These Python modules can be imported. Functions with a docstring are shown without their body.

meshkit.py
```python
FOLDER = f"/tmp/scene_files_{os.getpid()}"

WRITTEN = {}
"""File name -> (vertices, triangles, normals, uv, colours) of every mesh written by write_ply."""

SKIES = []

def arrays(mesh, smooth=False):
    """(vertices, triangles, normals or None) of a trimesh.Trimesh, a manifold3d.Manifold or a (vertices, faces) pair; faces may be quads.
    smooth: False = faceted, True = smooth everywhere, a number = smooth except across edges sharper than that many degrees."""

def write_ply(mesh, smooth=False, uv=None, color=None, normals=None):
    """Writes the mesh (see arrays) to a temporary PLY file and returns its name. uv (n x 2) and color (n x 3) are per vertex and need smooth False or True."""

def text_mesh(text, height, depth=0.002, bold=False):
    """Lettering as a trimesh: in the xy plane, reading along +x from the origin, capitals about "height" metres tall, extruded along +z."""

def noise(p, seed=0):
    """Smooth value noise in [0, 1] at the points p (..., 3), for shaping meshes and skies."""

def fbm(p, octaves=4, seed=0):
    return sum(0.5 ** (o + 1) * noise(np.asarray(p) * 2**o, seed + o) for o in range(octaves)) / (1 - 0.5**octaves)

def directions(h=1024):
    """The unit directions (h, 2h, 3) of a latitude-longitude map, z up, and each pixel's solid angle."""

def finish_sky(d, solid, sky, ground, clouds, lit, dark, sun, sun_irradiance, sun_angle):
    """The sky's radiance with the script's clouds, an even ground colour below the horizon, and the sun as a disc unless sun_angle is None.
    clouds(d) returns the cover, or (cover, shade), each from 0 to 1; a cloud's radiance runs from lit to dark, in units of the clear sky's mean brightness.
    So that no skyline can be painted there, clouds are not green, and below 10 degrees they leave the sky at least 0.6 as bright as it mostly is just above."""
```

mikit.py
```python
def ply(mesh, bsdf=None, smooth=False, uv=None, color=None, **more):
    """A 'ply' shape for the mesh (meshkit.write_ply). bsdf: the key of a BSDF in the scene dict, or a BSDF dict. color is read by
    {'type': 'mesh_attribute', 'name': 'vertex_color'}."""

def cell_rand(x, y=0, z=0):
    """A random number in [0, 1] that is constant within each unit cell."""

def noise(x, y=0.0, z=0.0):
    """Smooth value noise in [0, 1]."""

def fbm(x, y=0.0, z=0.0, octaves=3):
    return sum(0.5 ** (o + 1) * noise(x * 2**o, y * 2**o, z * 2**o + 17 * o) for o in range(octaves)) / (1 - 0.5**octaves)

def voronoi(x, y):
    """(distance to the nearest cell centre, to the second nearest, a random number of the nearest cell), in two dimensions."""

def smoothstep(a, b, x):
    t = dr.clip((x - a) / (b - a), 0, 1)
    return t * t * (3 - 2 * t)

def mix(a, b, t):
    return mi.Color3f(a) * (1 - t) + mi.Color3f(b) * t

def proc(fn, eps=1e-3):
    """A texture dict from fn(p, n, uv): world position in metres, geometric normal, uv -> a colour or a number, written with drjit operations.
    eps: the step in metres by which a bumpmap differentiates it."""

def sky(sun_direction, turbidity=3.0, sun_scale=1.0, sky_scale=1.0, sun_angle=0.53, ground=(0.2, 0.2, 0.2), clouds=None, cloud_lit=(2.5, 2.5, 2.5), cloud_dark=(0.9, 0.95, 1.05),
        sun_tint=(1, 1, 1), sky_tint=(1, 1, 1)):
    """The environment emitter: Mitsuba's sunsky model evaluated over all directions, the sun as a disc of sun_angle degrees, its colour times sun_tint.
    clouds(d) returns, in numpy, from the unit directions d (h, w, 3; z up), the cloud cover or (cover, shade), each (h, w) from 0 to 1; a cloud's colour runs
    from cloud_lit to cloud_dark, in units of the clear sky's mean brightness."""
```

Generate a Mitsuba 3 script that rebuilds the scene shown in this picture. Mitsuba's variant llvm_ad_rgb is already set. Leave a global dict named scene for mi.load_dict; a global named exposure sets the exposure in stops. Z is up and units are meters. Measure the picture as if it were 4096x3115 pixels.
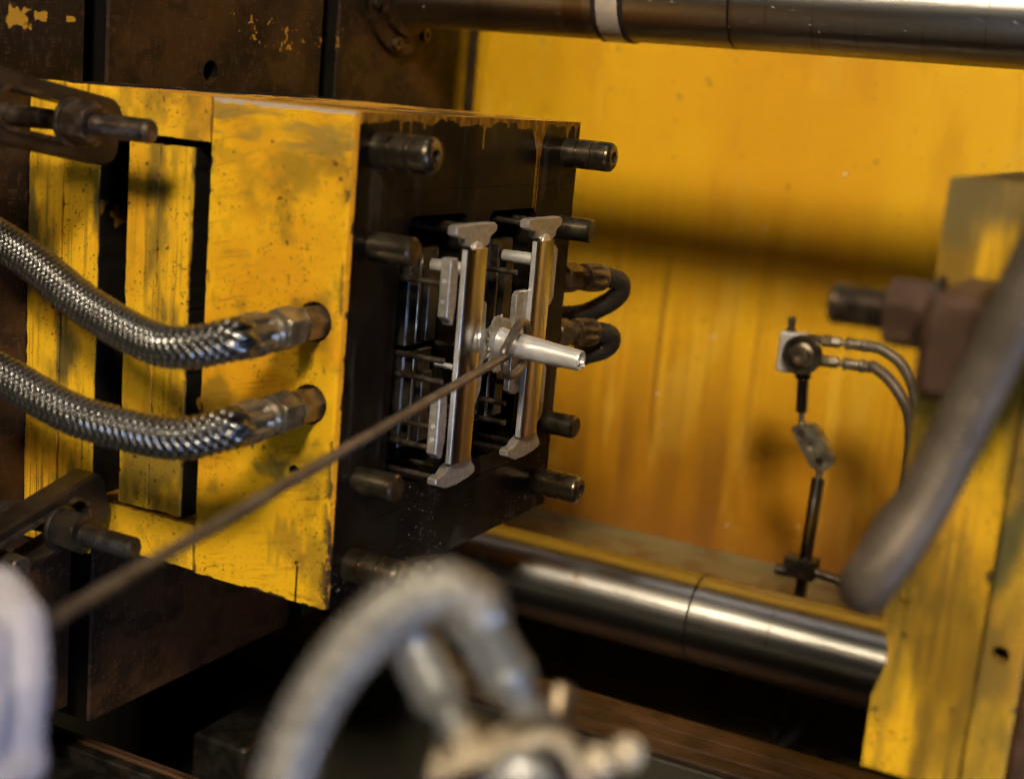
import math
import numpy as np, trimesh, shapely
import shapely.geometry as sg
import manifold3d as m3
import drjit as dr
import mitsuba as mi
import mikit, meshkit
from mikit import proc, noise, fbm, voronoi, cell_rand, smoothstep, mix

T = mi.ScalarTransform4f
scene, labels = {}, {}
rng = np.random.default_rng(7)
exposure = 0.0

# ------------------------------------------------------------------ camera and light
CAM = np.array([0.62983, -0.96414, 0.44841])
RIGHT = np.array([0.88606, 0.45512, 0.08815])
DOWN = np.array([0.17154, -0.14522, -0.97442])
FWD = np.array([-0.43067, 0.87851, -0.20674])
scene['camera'] = {'type': 'thinlens', 'fov': 39.76, 'fov_axis': 'x', 'near_clip': 0.02, 'far_clip': 60.0,
                   'aperture_radius': 0.0080, 'focus_distance': 1.40,
                   'to_world': T().look_at(origin=CAM.tolist(), target=(CAM + FWD).tolist(), up=(-DOWN).tolist())}
scene['ambient'] = {'type': 'constant', 'radiance': {'type': 'rgb', 'value': [0.004, 0.0034, 0.003]}}


def lamp(name, pos, target, w, h, rgb, label):
    pos, target = np.array(pos, float), np.array(target, float)
    d = target - pos
    up = [1, 0, 0] if abs(d[2]) > 0.8 * np.linalg.norm(d) else [0, 0, 1]
    scene[name] = {'type': 'rectangle', 'to_world': T().look_at(origin=pos.tolist(), target=target.tolist(), up=up) @ T().scale([w / 2, h / 2, 1]),
                   'emitter': {'type': 'area', 'radiance': {'type': 'rgb', 'value': list(rgb)}}, 'bsdf': {'type': 'diffuse'}}
    labels[name] = {'label': label, 'category': 'lamp'}


K = 1.0
lamp('work_lamp', (2.05, -4.35, 3.75), (0.0, 0.3, 0.2), 0.80, 0.80, (156 * K, 129 * K, 91 * K), 'warm square lamp hanging high in front of the machine')
lamp('side_lamp', (-0.35, -4.50, 3.60), (0.0, 0.3, 0.2), 0.80, 0.80, (42 * K, 34.5 * K, 24 * K), 'second warm square lamp hanging high to the left of the first')
lamp('ceiling_lamp', (-0.30, 0.0, 3.0), (0.1, 0.3, 0.0), 0.75, 0.20, (6.5 * K, 6.2 * K, 6.0 * K), 'long cool white ceiling lamp high over the machine')
lamp('hall_window', (3.1, -1.15, -0.8), (0.25, -0.45, 0.15), 1.4, 1.2, (6.5 * K, 9.2 * K, 16 * K), 'large hall window with cool daylight beside the machine')

# ------------------------------------------------------------------ mesh helpers
def frame(axis):
    a = np.array(axis, float); a /= np.linalg.norm(a)
    h = np.array([0, 0, 1.0]) if abs(a[2]) < 0.9 else np.array([0, 1.0, 0])
    b = np.cross(h, a); b /= np.linalg.norm(b)
    return a, b, np.cross(a, b)


def cbox(x0, x1, y0, y1, z0, z1, c=0.0015):
    """Box with chamfered edges."""
    lo, hi, pts = np.array([x0, y0, z0]), np.array([x1, y1, z1]), []
    for s in np.ndindex(2, 2, 2):
        s = np.array(s); p = np.where(s, hi, lo); d = np.where(s, -1, 1) * c
        for k in range(3):
            q = p + d; q[k] = p[k]; pts.append(q)
    return trimesh.Trimesh(pts).convex_hull


def turn(mesh, axis, deg, about):
    m = mesh.copy()
    m.apply_transform(trimesh.transformations.rotation_matrix(math.radians(deg), axis, about))
    return m


def lathe(profile, origin, axis, n=48, phase=0.0):
    """Surface of revolution: profile [(distance along axis, radius)]."""
    a, b, c = frame(axis)
    th = np.arange(n) * 2 * np.pi / n + phase
    ring = np.cos(th)[:, None] * b + np.sin(th)[:, None] * c
    V = np.concatenate([np.array(origin) + s * a + r * ring for s, r in profile])
    F, k = [], np.arange(n)
    for i in range(len(profile) - 1):
        p, q = i * n + k, i * n + (k + 1) % n
        F += [np.stack([p, q, q + n], 1), np.stack([p, q + n, p + n], 1)]
    return trimesh.Trimesh(V, np.concatenate(F), process=False)


def hexnut(s0, s1, r, origin, axis, hole=0.0, phase=0.0):
    """Hexagonal prism along the axis from s0 to s1, its corners chamfered by a cone."""
    hexa = lathe([(s0, 0), (s0, r), (s1, r), (s1, 0)], (0, 0, 0), (0, 0, 1), 6, phase)
    c = r * 0.14
    cone = lathe([(s0, 0), (s0, r * 0.9), (s0 + c * 0.7, r * 1.01), (s1 - c * 0.7, r * 1.01), (s1, r * 0.9), (s1, 0)], (0, 0, 0), (0, 0, 1), 40)
    m = trimesh.boolean.intersection([tidy(hexa), tidy(cone)], engine='manifold')
    a, b, cc = frame(axis)
    M = np.eye(4); M[:3, 0], M[:3, 1], M[:3, 2], M[:3, 3] = b, cc, a, origin
    m.apply_transform(M)
    return m


def tidy(m):
    m = trimesh.Trimesh(m.vertices, m.faces, process=True)
    m.merge_vertices(digits_vertex=7)
    m.update_faces(m.nondegenerate_faces())
    m.remove_unreferenced_vertices()
    if m.volume < 0: m.invert()
    return m


def cyl(p0, p1, r, n=40, c=0.0008):
    p0, p1 = np.array(p0, float), np.array(p1, float)
    L = np.linalg.norm(p1 - p0)
    return lathe([(0, 0), (0, r - c), (c, r), (L - c, r), (L, r - c), (L, 0)], p0, p1 - p0, n)


def minus(a, *others):
    return trimesh.boolean.difference([tidy(a)] + [tidy(o) for o in others], engine='manifold')


def spline(pts, n):
    """Catmull-Rom through the points, evenly spaced."""
    P = np.array(pts, float)
    P = np.vstack([2 * P[0] - P[1], P, 2 * P[-1] - P[-2]])
    out = []
    for i in range(1, len(P) - 2):
        t = np.linspace(0, 1, 60, endpoint=False)[:, None]
        a, b, c, d = P[i - 1:i + 3]
        out.append(0.5 * (2 * b + (c - a) * t + (2 * a - 5 * b + 4 * c - d) * t**2 + (3 * b - a - 3 * c + d) * t**3))
    out = np.vstack(out + [P[-2:-1]])
    s = np.r_[0, np.cumsum(np.linalg.norm(np.diff(out, axis=0), axis=1))]
    t = np.linspace(0, s[-1], n)
    return np.stack([np.interp(t, s, out[:, k]) for k in range(3)], 1), s[-1]


def sweep(path, radius, n=24, braid=None, cap=True):
    """Tube along a path (parallel transport). radius: number or array. braid=(pitch, strands, depth) weaves its surface."""
    path = np.array(path)
    tang = np.gradient(path, axis=0); tang /= np.linalg.norm(tang, axis=1)[:, None]
    _, b, _ = frame(tang[0])
    B = []
    for t in tang:
        b = b - t * (b @ t); b /= np.linalg.norm(b); B.append(b)
    B = np.array(B); C = np.cross(tang, B)
    r = np.broadcast_to(np.asarray(radius, float), len(path))
    th = np.arange(n) * 2 * np.pi / n
    R = np.repeat(r[:, None], n, 1)
    col = None
    if braid:
        pitch, k, depth = braid
        s = np.r_[0, np.cumsum(np.linalg.norm(np.diff(path, axis=0), axis=1))][:, None]
        u, v = s / pitch + k * th / (2 * np.pi), s / pitch - k * th / (2 * np.pi)
        ca, cb = np.cos(2 * np.pi * u), np.cos(2 * np.pi * v)
        egg = np.cos(2 * np.pi * s / pitch) * np.cos(k * th)
        jit = meshkit.noise(np.stack(np.broadcast_arrays(s / pitch * 2, k * th / np.pi, 0 * u), -1), 3)
        h = np.clip(0.5 + 0.75 * egg, 0, 1) * (0.9 + 0.2 * jit)
        R = R + depth * (h - 0.7)
        col = 0.08 + 0.38 * np.clip(h * 1.3, 0, 1)[..., None] * (0.8 + 0.35 * meshkit.noise(np.stack(np.broadcast_arrays(s * 260, k * th * 2, 0 * u), -1), 9))[..., None] * np.array([1.0, 0.99, 0.97])
    V = path[:, None] + R[..., None] * (np.cos(th)[:, None] * B[:, None] + np.sin(th)[:, None] * C[:, None])
    m, k = len(path), np.arange(n)
    F = []
    for i in range(m - 1):
        p, q = i * n + k, i * n + (k + 1) % n
        F += [np.stack([p, q, q + n], 1), np.stack([p, q + n, p + n], 1)]
    V = V.reshape(-1, 3); F = np.concatenate(F)
    if cap:
        V = np.vstack([V, path[0], path[-1]])
        F = np.vstack([F, np.stack([(k + 1) % n, k, k * 0 + m * n], 1), np.stack([(m - 1) * n + k, (m - 1) * n + (k + 1) % n, k * 0 + m * n + 1], 1)])
    out = trimesh.Trimesh(V, F, process=False)
    if col is not None:
        col = col.reshape(-1, 3)
        out.metadata['color'] = np.vstack([col, col[:2]]) if cap else col
    return out


def prism(poly, lo, hi, plane):
    """Polygon extruded between lo and hi along the axis that the plane leaves out ('xz' along y, 'yz' along x)."""
    m = trimesh.creation.extrude_polygon(poly, hi - lo, engine='earcut')
    v = np.array(m.vertices); u, w, e = v[:, 0], v[:, 1], v[:, 2] + lo
    m.vertices = {'xz': np.stack([u, e, w], 1), 'yz': np.stack([e, u, w], 1), 'xy': np.stack([u, w, e], 1)}[plane]
    if m.volume < 0: m.invert()
    return m


def bevel(poly, lo, hi, c, plane):
    """Extrusion whose high and low rims are chamfered."""
    def lay(z, off):
        return m3.CrossSection([np.array(g.exterior.coords)[:-1] for g in [poly.buffer(-off)]])
    p0 = np.array(poly.exterior.coords)[:-1]
    inner = np.array(shapely.geometry.polygon.orient(poly).exterior.coords)[:-1]
    n = len(inner)
    nxt, prv = np.roll(inner, -1, 0), np.roll(inner, 1, 0)
    e1 = inner - prv; e2 = nxt - inner
    n1 = np.stack([-e1[:, 1], e1[:, 0]], 1) / np.linalg.norm(e1, axis=1)[:, None]
    n2 = np.stack([-e2[:, 1], e2[:, 0]], 1) / np.linalg.norm(e2, axis=1)[:, None]
    bis = n1 + n2; bis /= np.maximum(np.linalg.norm(bis, axis=1), 0.5)[:, None]
    small = inner + bis * c
    rings = [(lo, small), (lo + c, inner), (hi - c, inner), (hi, small)]
    V = np.concatenate([np.c_[r, np.full(n, z)] for z, r in rings]); k = np.arange(n); F = []
    for i in range(3):
        p, q = i * n + k, i * n + (k + 1) % n
        F += [np.stack([p, q, q + n], 1), np.stack([p, q + n, p + n], 1)]
    tv, tf = trimesh.creation.triangulate_polygon(sg.Polygon(small), engine='earcut')
    tree = np.array([np.argmin(((small - v) ** 2).sum(1)) for v in tv])
    tf = tree[tf]
    F += [tf + 3 * n, tf[:, ::-1]]
    m = trimesh.Trimesh(V, np.concatenate(F), process=False)
    v = V; u, w, e = v[:, 0], v[:, 1], v[:, 2]
    m.vertices = {'xz': np.stack([u, e, w], 1), 'yz': np.stack([e, u, w], 1), 'xy': np.stack([u, w, e], 1)}[plane]
    if m.volume < 0: m.invert()
    return m


def ragged(u0, u1, w0, w1, amp=0.0007, step=0.003, seed=0):
    """Rectangle outline whose edges wander a little, as on chipped paint and worn plate."""
    r = np.random.default_rng(seed); pts = []
    c = [(u0, w0), (u1, w0), (u1, w1), (u0, w1)]
    for i in range(4):
        a, b = np.array(c[i]), np.array(c[(i + 1) % 4])
        L = np.linalg.norm(b - a); n = max(2, int(L / step)); d = (b - a) / L; nn = np.array([-d[1], d[0]])
        w = meshkit.fbm(np.c_[np.linspace(0, L / 0.012, n), np.zeros(n) + i * 7.3 + seed, np.zeros(n)], 4, seed)
        for k in range(n):
            j = amp * max(0, (w[k] - 0.52) * 6) * (0 < k)
            pts.append(a + d * L * k / n + nn * j)
    return sg.Polygon(pts).buffer(0)


COUNT = {}


def key_for(name):
    COUNT[name] = COUNT.get(name, 0) + 1
    return name if COUNT[name] == 1 else f'{name}_{COUNT[name] - 1:03d}'


def thing(name, label, cat, group=None):
    k = key_for(name)
    labels[k] = {'label': label, 'category': cat}
    if group: labels[k]['group'] = group
    return k


def part(holder, name, mesh, bsdf, smooth=30, label=None, **kw):
    k = key_for(f'{holder}__{name}')
    scene[k] = mikit.ply(mesh, bsdf, smooth=smooth, **kw)
    if label: labels[k] = {'label': label}
    return k


def whole(name, mesh, bsdf, label, cat, smooth=30, kind=None, **kw):
    k = key_for(name)
    scene[k] = mikit.ply(mesh, bsdf, smooth=smooth, **kw)
    labels[k] = {'label': label}
    if cat: labels[k]['category'] = cat
    if kind: labels[k]['kind'] = kind
    return k


# ------------------------------------------------------------------ materials
C3 = mi.Color3f


def line_noise(a, b, lo, hi):
    return smoothstep(lo, hi, noise(a, b, 3.7))


def spots(x, y, scale, keep, size, seed=0.0):
    """Round irregular spots, 1 inside."""
    f, _, w = voronoi(x * scale + seed, y * scale + seed * 1.7)
    wob = noise(x * scale * 5 + seed, y * scale * 5) * 0.5 + 0.65
    return dr.select(w < keep, 1 - smoothstep(size * 0.7, size, f / wob * (0.6 + w / keep)), 0.0)


YEL, OCHRE, RUST, GRIME = (0.82, 0.475, 0.014), (0.62, 0.29, 0.012), (0.22, 0.085, 0.014), (0.085, 0.07, 0.02)


def paint(a, z, s, streak, dirt=0.55):
    """Worn yellow machine paint. a: along, z: up, s: seed; streak 0 = rub marks run along a, 1 = brush marks run up; dirt: how strong the grime clouds are."""
    big = fbm(a * 13 + s, z * 13 + a * 3, s, 5)
    c = mix(YEL, OCHRE, smoothstep(0.40, 0.74, big) * 0.75)
    if streak:
        f1 = noise(a * 480 + s, z * 7, 1.0) * 0.55 + noise(a * 1150, z * 22 + s, 2.0) * 0.45
        c = mix(c, GRIME, smoothstep(0.52, 0.85, f1) * (0.15 + 0.65 * smoothstep(0.4, 0.65, fbm(a * 30, z * 9 + s, 4.0, 3))))
        cl = fbm(a * 34 + 9 * s, z * 11 + 3, 7.0, 5) + 0.08
    else:
        f1 = noise(a * 34 + z * 12 + s, z * 420 - a * 110, 1.0) * 0.55 + noise(a * 90, z * 900 - a * 240 + s, 2.0) * 0.45
        c = mix(c, RUST, smoothstep(0.55, 0.90, f1) * smoothstep(0.44, 0.68, fbm(a * 26 + 5, z * 26 + s, 4.0, 4)) * 0.55)
        cl = fbm(a * 24 + 9 * s, z * 24 + 3, 7.0, 5) + 0.03
    c = mix(c, GRIME, smoothstep(0.56, 0.76, cl) * dirt)
    # pits and flecks: small, uneven and bunched
    bunch = smoothstep(0.42, 0.66, fbm(a * 17 + s, z * 17, 8.0, 3))
    pit = noise(a * 520 + s, z * 420, 3.0) * 0.6 + noise(a * 1100, z * 900 + s, 6.0) * 0.4
    c = mix(c, (0.05, 0.028, 0.012), smoothstep(0.74, 0.80, pit) * (0.25 + 0.75 * bunch))
    c = mix(c, (0.045, 0.026, 0.012), spots(a + 0.004 * noise(z * 190, a * 190, 0), z, 85, 0.05, 0.15, s) * 0.9)
    return c


def grip(x, a, b, soft):
    return smoothstep(a - soft, a, x) * (1 - smoothstep(b, b + soft, x))


DRIPS = [(0.214, 0.030, 0.026), (0.331, 0.090, 0.052), (0.3365, 0.098, 0.016), (0.397, 0.034, 0.034), (0.418, 0.022, 0.030), (0.066, 0.030, 0.016),
         (0.082, 0.022, 0.014), (0.105, 0.013, 0.03), (0.262, 0.009, 0.05)]


def cavity_fn(p, n, uv):
    c = paint(p.x, p.z, 2.0, 0)
    # dark rubbed band under the top edge, dragged along the plate, and the top arris scraped bare
    u = p.z + p.x * 0.05
    band = fbm(p.x * 36, u * 130, 1.0, 5)
    c = mix(c, (0.22, 0.17, 0.05), grip(u, 0.386, 0.404, 0.010) * smoothstep(0.36, 0.66, band) * 0.7)
    c = mix(c, (0.33, 0.19, 0.02), grip(u, 0.355, 0.39, 0.015) * smoothstep(0.35, 0.6, fbm(p.x * 40, u * 60, 6.0, 3)) * 0.45)
    c = mix(c, (0.40, 0.38, 0.34), smoothstep(0.4155, 0.4175, p.z + 0.003 * (noise(p.x * 120, p.y * 120, 0) - 0.5)) * 0.85)
    c = mix(c, (0.52, 0.22, 0.012), smoothstep(-0.0045, -0.003, p.x) * 0.75)
    chip = fbm(p.z * 55, p.x * 160, p.y * 160, 4) + 0.25 * smoothstep(0.16, 0.0, p.z) * 0.4
    c = mix(c, (0.045, 0.030, 0.018), smoothstep(0.60, 0.63, chip) * smoothstep(-0.012, -0.002, p.x))
    lowchip = fbm(p.x * 60, p.z * 170, 3.0, 4)
    c = mix(c, (0.045, 0.030, 0.018), smoothstep(0.58, 0.61, lowchip) * smoothstep(0.009, 0.001, p.z))
    c = mix(c, (0.045, 0.030, 0.018), smoothstep(0.60, 0.63, fbm(p.z * 60, p.x * 170, 8.0, 4)) * smoothstep(-0.139, -0.1435, p.x))
    # dark smears below the lower hose and near the lower corner
    d = dr.sqrt(dr.square((p.x + 0.062) / 0.020) + dr.square((p.z - 0.113) / 0.012)) + (noise(p.x * 260 + p.z * 200, p.z * 90, 0) - 0.5) * 1.0
    c = mix(c, (0.10, 0.11, 0.045), (1 - smoothstep(0.6, 1.2, d)) * 0.65)
    d = dr.sqrt(dr.square((p.x + 0.045) / 0.018) + dr.square((p.z - 0.05) / 0.022)) + (noise(p.x * 300 + 3, p.z * 60, 0) - 0.5) * 1.2
    c = mix(c, (0.14, 0.10, 0.03), (1 - smoothstep(0.5, 1.3, d)) * 0.4)
    # the top surface: oily, ochre with dark wear
    t = fbm(p.x * 30, p.y * 30, 3.0, 4)
    top = mix((0.50, 0.25, 0.03), (0.10, 0.055, 0.02), smoothstep(0.45, 0.62, t) * smoothstep(0.02, 0.12, p.y))
    c = dr.select(n.z > 0.8, top, c)
    # the parting face: bare oily steel with yellow runs from the top edge
    k = fbm(p.y * 18, p.z * 18, 5.0, 4)
    f = mix((0.006, 0.0038, 0.003), (0.013, 0.008, 0.0055), smoothstep(0.4, 0.7, k))
    f = mix(f, (0.028, 0.014, 0.007), smoothstep(0.20, 0.42, p.y) * smoothstep(0.45, 0.7, fbm(p.y * 8, p.z * 8, 3.0, 3)))
    f = mix(f, (0.045, 0.040, 0.036), smoothstep(0.60, 0.80, fbm(p.y * 60, p.z * 14, 9.0, 5)) * 0.5)
    edge = 0.4205 - p.z
    run = 0.0025 + 0.0050 * smoothstep(0.35, 0.75, noise(p.y * 45, 2.0, 0)) + 0.0025 * noise(p.y * 240, 1.0, 0)
    m = 1 - smoothstep(0, 0.0012, edge - run)
    for y, ln, w in DRIPS:
        half = w * (0.11 + 0.89 * dr.maximum(0, 1 - edge / (ln * 0.50)) ** 1.8) * 0.5
        off = dr.abs(p.y - y + 0.0012 * (noise(p.z * 110, y * 77, 0) - 0.5))
        m = dr.maximum(m, (1 - smoothstep(half * 0.8, half, off)) * (1 - smoothstep(ln * 0.93, ln, edge)))
    pc = mix((0.34, 0.155, 0.016), (0.20, 0.085, 0.012), smoothstep(0.35, 0.6, noise(p.y * 300, p.z * 40, 0)))
    f = mix(f, pc, m * (0.65 + 0.35 * smoothstep(0.3, 0.5, noise(p.y * 160, p.z * 160, 5))))
    f = mix(f, (0.60, 0.57, 0.5), spots(p.y, p.z, 420, 0.06, 0.27, 1.0) * smoothstep(0.45, 0.6, fbm(p.y * 14, p.z * 14, 1.0, 3)) * smoothstep(0.22, 0.05, p.z))
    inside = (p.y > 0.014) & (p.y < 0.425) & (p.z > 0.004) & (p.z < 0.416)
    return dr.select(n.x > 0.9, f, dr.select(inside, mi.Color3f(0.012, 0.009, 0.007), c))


def cavity_rough(p, n, uv):
    r = 0.42 + 0.3 * fbm(p.x * 40, p.z * 40, 2.0, 3)
    return dr.select(n.x > 0.9, 0.20 + 0.30 * smoothstep(0.3, 0.7, fbm(p.y * 22, p.z * 22, 2.0, 4)), dr.select(n.z > 0.8, 0.25, r))


def rail_fn(p, n, uv):
    c = paint(p.x, p.z, 6.0, 1, dr.select(p.x < -0.25, 0.95, 0.75))
    return dr.select((n.y < -0.4) | (p.y < 0.004), c, mix((0.010, 0.008, 0.006), (0.30, 0.16, 0.02), smoothstep(0.70, 0.74, fbm(p.y * 40, p.z * 40, p.x * 40, 3))))


def block_fn(p, n, uv):
    c = paint(p.x + 3, p.z, 11.0, 0, 0.5)
    c = mix(c, GRIME, smoothstep(0.5, 0.7, fbm(p.x * 70, p.z * 40, 2, 3)) * 0.35)
    top = mix((0.50, 0.25, 0.03), (0.10, 0.055, 0.02), smoothstep(0.45, 0.62, fbm(p.x * 30, p.y * 30, 3.0, 4)) * smoothstep(0.02, 0.12, p.y))
    return dr.select(n.z > 0.8, top, dr.select((n.y < -0.4) | (p.y < 0.004), c, C3(0.012, 0.009, 0.007)))


def panel_fn(p, n, uv):
    x, z = p.x, p.z
    big = fbm(x * 4, z * 2.0, 2.0, 4)
    c = mix((0.87, 0.50, 0.010), (0.80, 0.41, 0.009), smoothstep(0.4, 0.7, big))
    v1 = noise(x * 40 + 2 * noise(z * 5, 1.0, 0), z * 1.8, 1.0) * 0.6 + noise(x * 120, z * 4, 5.0) * 0.4
    c = mix(c, (0.44, 0.18, 0.006), smoothstep(0.24, -0.12, z + 0.26 * (fbm(x * 5, z * 2.4, 6.0, 4) - 0.5)) * 0.85)  # browner downwards: rust staining plus the soft shade there, put into the colour
    c = mix(c, (0.46, 0.19, 0.012), smoothstep(0.50, 0.82, v1) * smoothstep(0.42, -0.05, z) * 0.55)
    c = mix(c, (0.60, 0.27, 0.01), smoothstep(0.5, 0.75, fbm(x * 16 + 3, z * 5, 1.0, 5)) * 0.35)
    c = mix(c, (0.85, 0.55, 0.06), smoothstep(0.58, 0.75, fbm(x * 22 + 13, z * 6, 4.0, 4)) * 0.35)
    c = mix(c, RUST, smoothstep(0.55, 0.85, noise(x * 26 + 7, z * 1.4, 8.0)) * smoothstep(0.15, -0.22, z + 0.1 * (noise(x * 9, 3.0, 0) - 0.5)) * 0.65)
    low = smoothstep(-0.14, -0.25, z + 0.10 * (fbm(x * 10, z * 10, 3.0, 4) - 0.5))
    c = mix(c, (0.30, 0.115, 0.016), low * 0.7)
    wx = x + 0.02 * (noise(x * 30, z * 30, 2.0) - 0.5)
    c = mix(c, (0.34, 0.16, 0.03), spots(wx, z + 0.02 * (noise(x * 34, z * 28, 5.0) - 0.5), 14, 0.12, 0.07, 3.0) * 0.45)
    c = mix(c, (0.80, 0.62, 0.35), spots(x, z, 11, 0.16, 0.05, 8.0) * 0.7)
    c = mix(c, (0.38, 0.17, 0.02), spots(wx, z, 50, 0.08, 0.14, 5.0) * 0.3)
    r = dr.abs(x + 0.145 + 0.008 * noise(z * 9, 1, 0))
    c = mix(c, RUST, (1 - smoothstep(0.001, 0.008, r)) * grip(z, -0.05, 0.16, 0.08) * 0.55)
    return c


def fixed_fn(p, n, uv):
    c = paint(p.x, p.z, 21.0, 1)
    g = fbm(p.x * 26, p.z * 9, 12.0, 5)
    c = mix(c, (0.13, 0.075, 0.012), smoothstep(0.42, 0.66, g) * 0.7)
    c = mix(c, (0.045, 0.028, 0.012), spots(p.x, p.z, 40, 0.22, 0.16, 2.0) * 0.85)
    c = mix(c, (0.12, 0.10, 0.04), smoothstep(0.372, 0.400, p.z + 0.03 * (noise(p.x * 40, p.z * 40, 0) - 0.5)) * 0.75)
    side = mix((0.02, 0.013, 0.009), (0.35, 0.18, 0.02), smoothstep(0.60, 0.66, fbm(p.x * 30, p.y * 30, p.z * 30, 4)))
    return dr.select(n.y < -0.4, c, dr.select(n.x < -0.5, C3(0.012, 0.008, 0.006), side))


def fixed_back_fn(p, n, uv):
    c = paint(p.x, p.z, 33.0, 1)
    g = fbm(p.x * 20, p.z * 9, 2.0, 4)
    return mix(c, (0.085, 0.085, 0.032), 0.45 + 0.5 * smoothstep(0.4, 0.6, g))


def platen_fn(p, n, uv):
    y, z = p.y, p.z
    k = fbm(y * 13, z * 13, 2.0, 6)
    c = mix((0.020, 0.011, 0.006), (0.058, 0.028, 0.011), smoothstep(0.36, 0.68, k))
    c = mix(c, (0.010, 0.007, 0.005), smoothstep(0.50, 0.72, fbm(y * 30, z * 50, 9.0, 5)) * 0.6)
    c = mix(c, (0.11, 0.062, 0.032), smoothstep(0.58, 0.8, noise(y * 420, z * 160, 1.0) * 0.6 + 0.4 * noise(y * 110, z * 900, 2.0)) * 0.35)
    chip = noise(y * 300, z * 300, 4.0) * 0.5 + fbm(y * 60, z * 60, 4.0, 3) * 0.5
    c = mix(c, (0.60, 0.32, 0.04), smoothstep(0.69, 0.71, chip) * grip(z, 0.470, 0.500, 0.006) * grip(y, 0.30, 0.47, 0.03) * 0.8)
    c = dr.select(n.y < -0.9, C3(0.006, 0.005, 0.004), c)
    # flaked remains of yellow paint
    wob = (noise(y * 240, z * 240, 1.0) - 0.5) * 0.8
    for py, pz, ry, rz in ((-0.0149, 0.4716, 0.012, 0.0085), (0.0120, 0.4745, 0.008, 0.0045), (0.0480, 0.4750, 0.006, 0.0025)):
        d = dr.maximum(dr.abs(y - py) / ry, dr.abs(z - pz) / rz) + wob
        c = mix(c, (0.55, 0.30, 0.03), 1 - smoothstep(0.8, 1.0, d))
    return c


def steel(dark, light, rust, rough, scale=60, rust_amt=0.5):
    def fn(p, n, uv):
        k = fbm(p.x * scale, p.y * scale, p.z * scale, 4)
        c = mix(dark, light, smoothstep(0.35, 0.68, k))
        return mix(c, rust, smoothstep(0.55, 0.72, fbm(p.x * scale * 0.6 + 9, p.y * scale * 0.6, p.z * scale * 0.6, 3)) * rust_amt)

    def rf(p, n, uv):
        return rough * (0.75 + 0.6 * fbm(p.x * scale * 2, p.y * scale * 2, p.z * scale * 2, 3))
    return fn, rf


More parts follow.
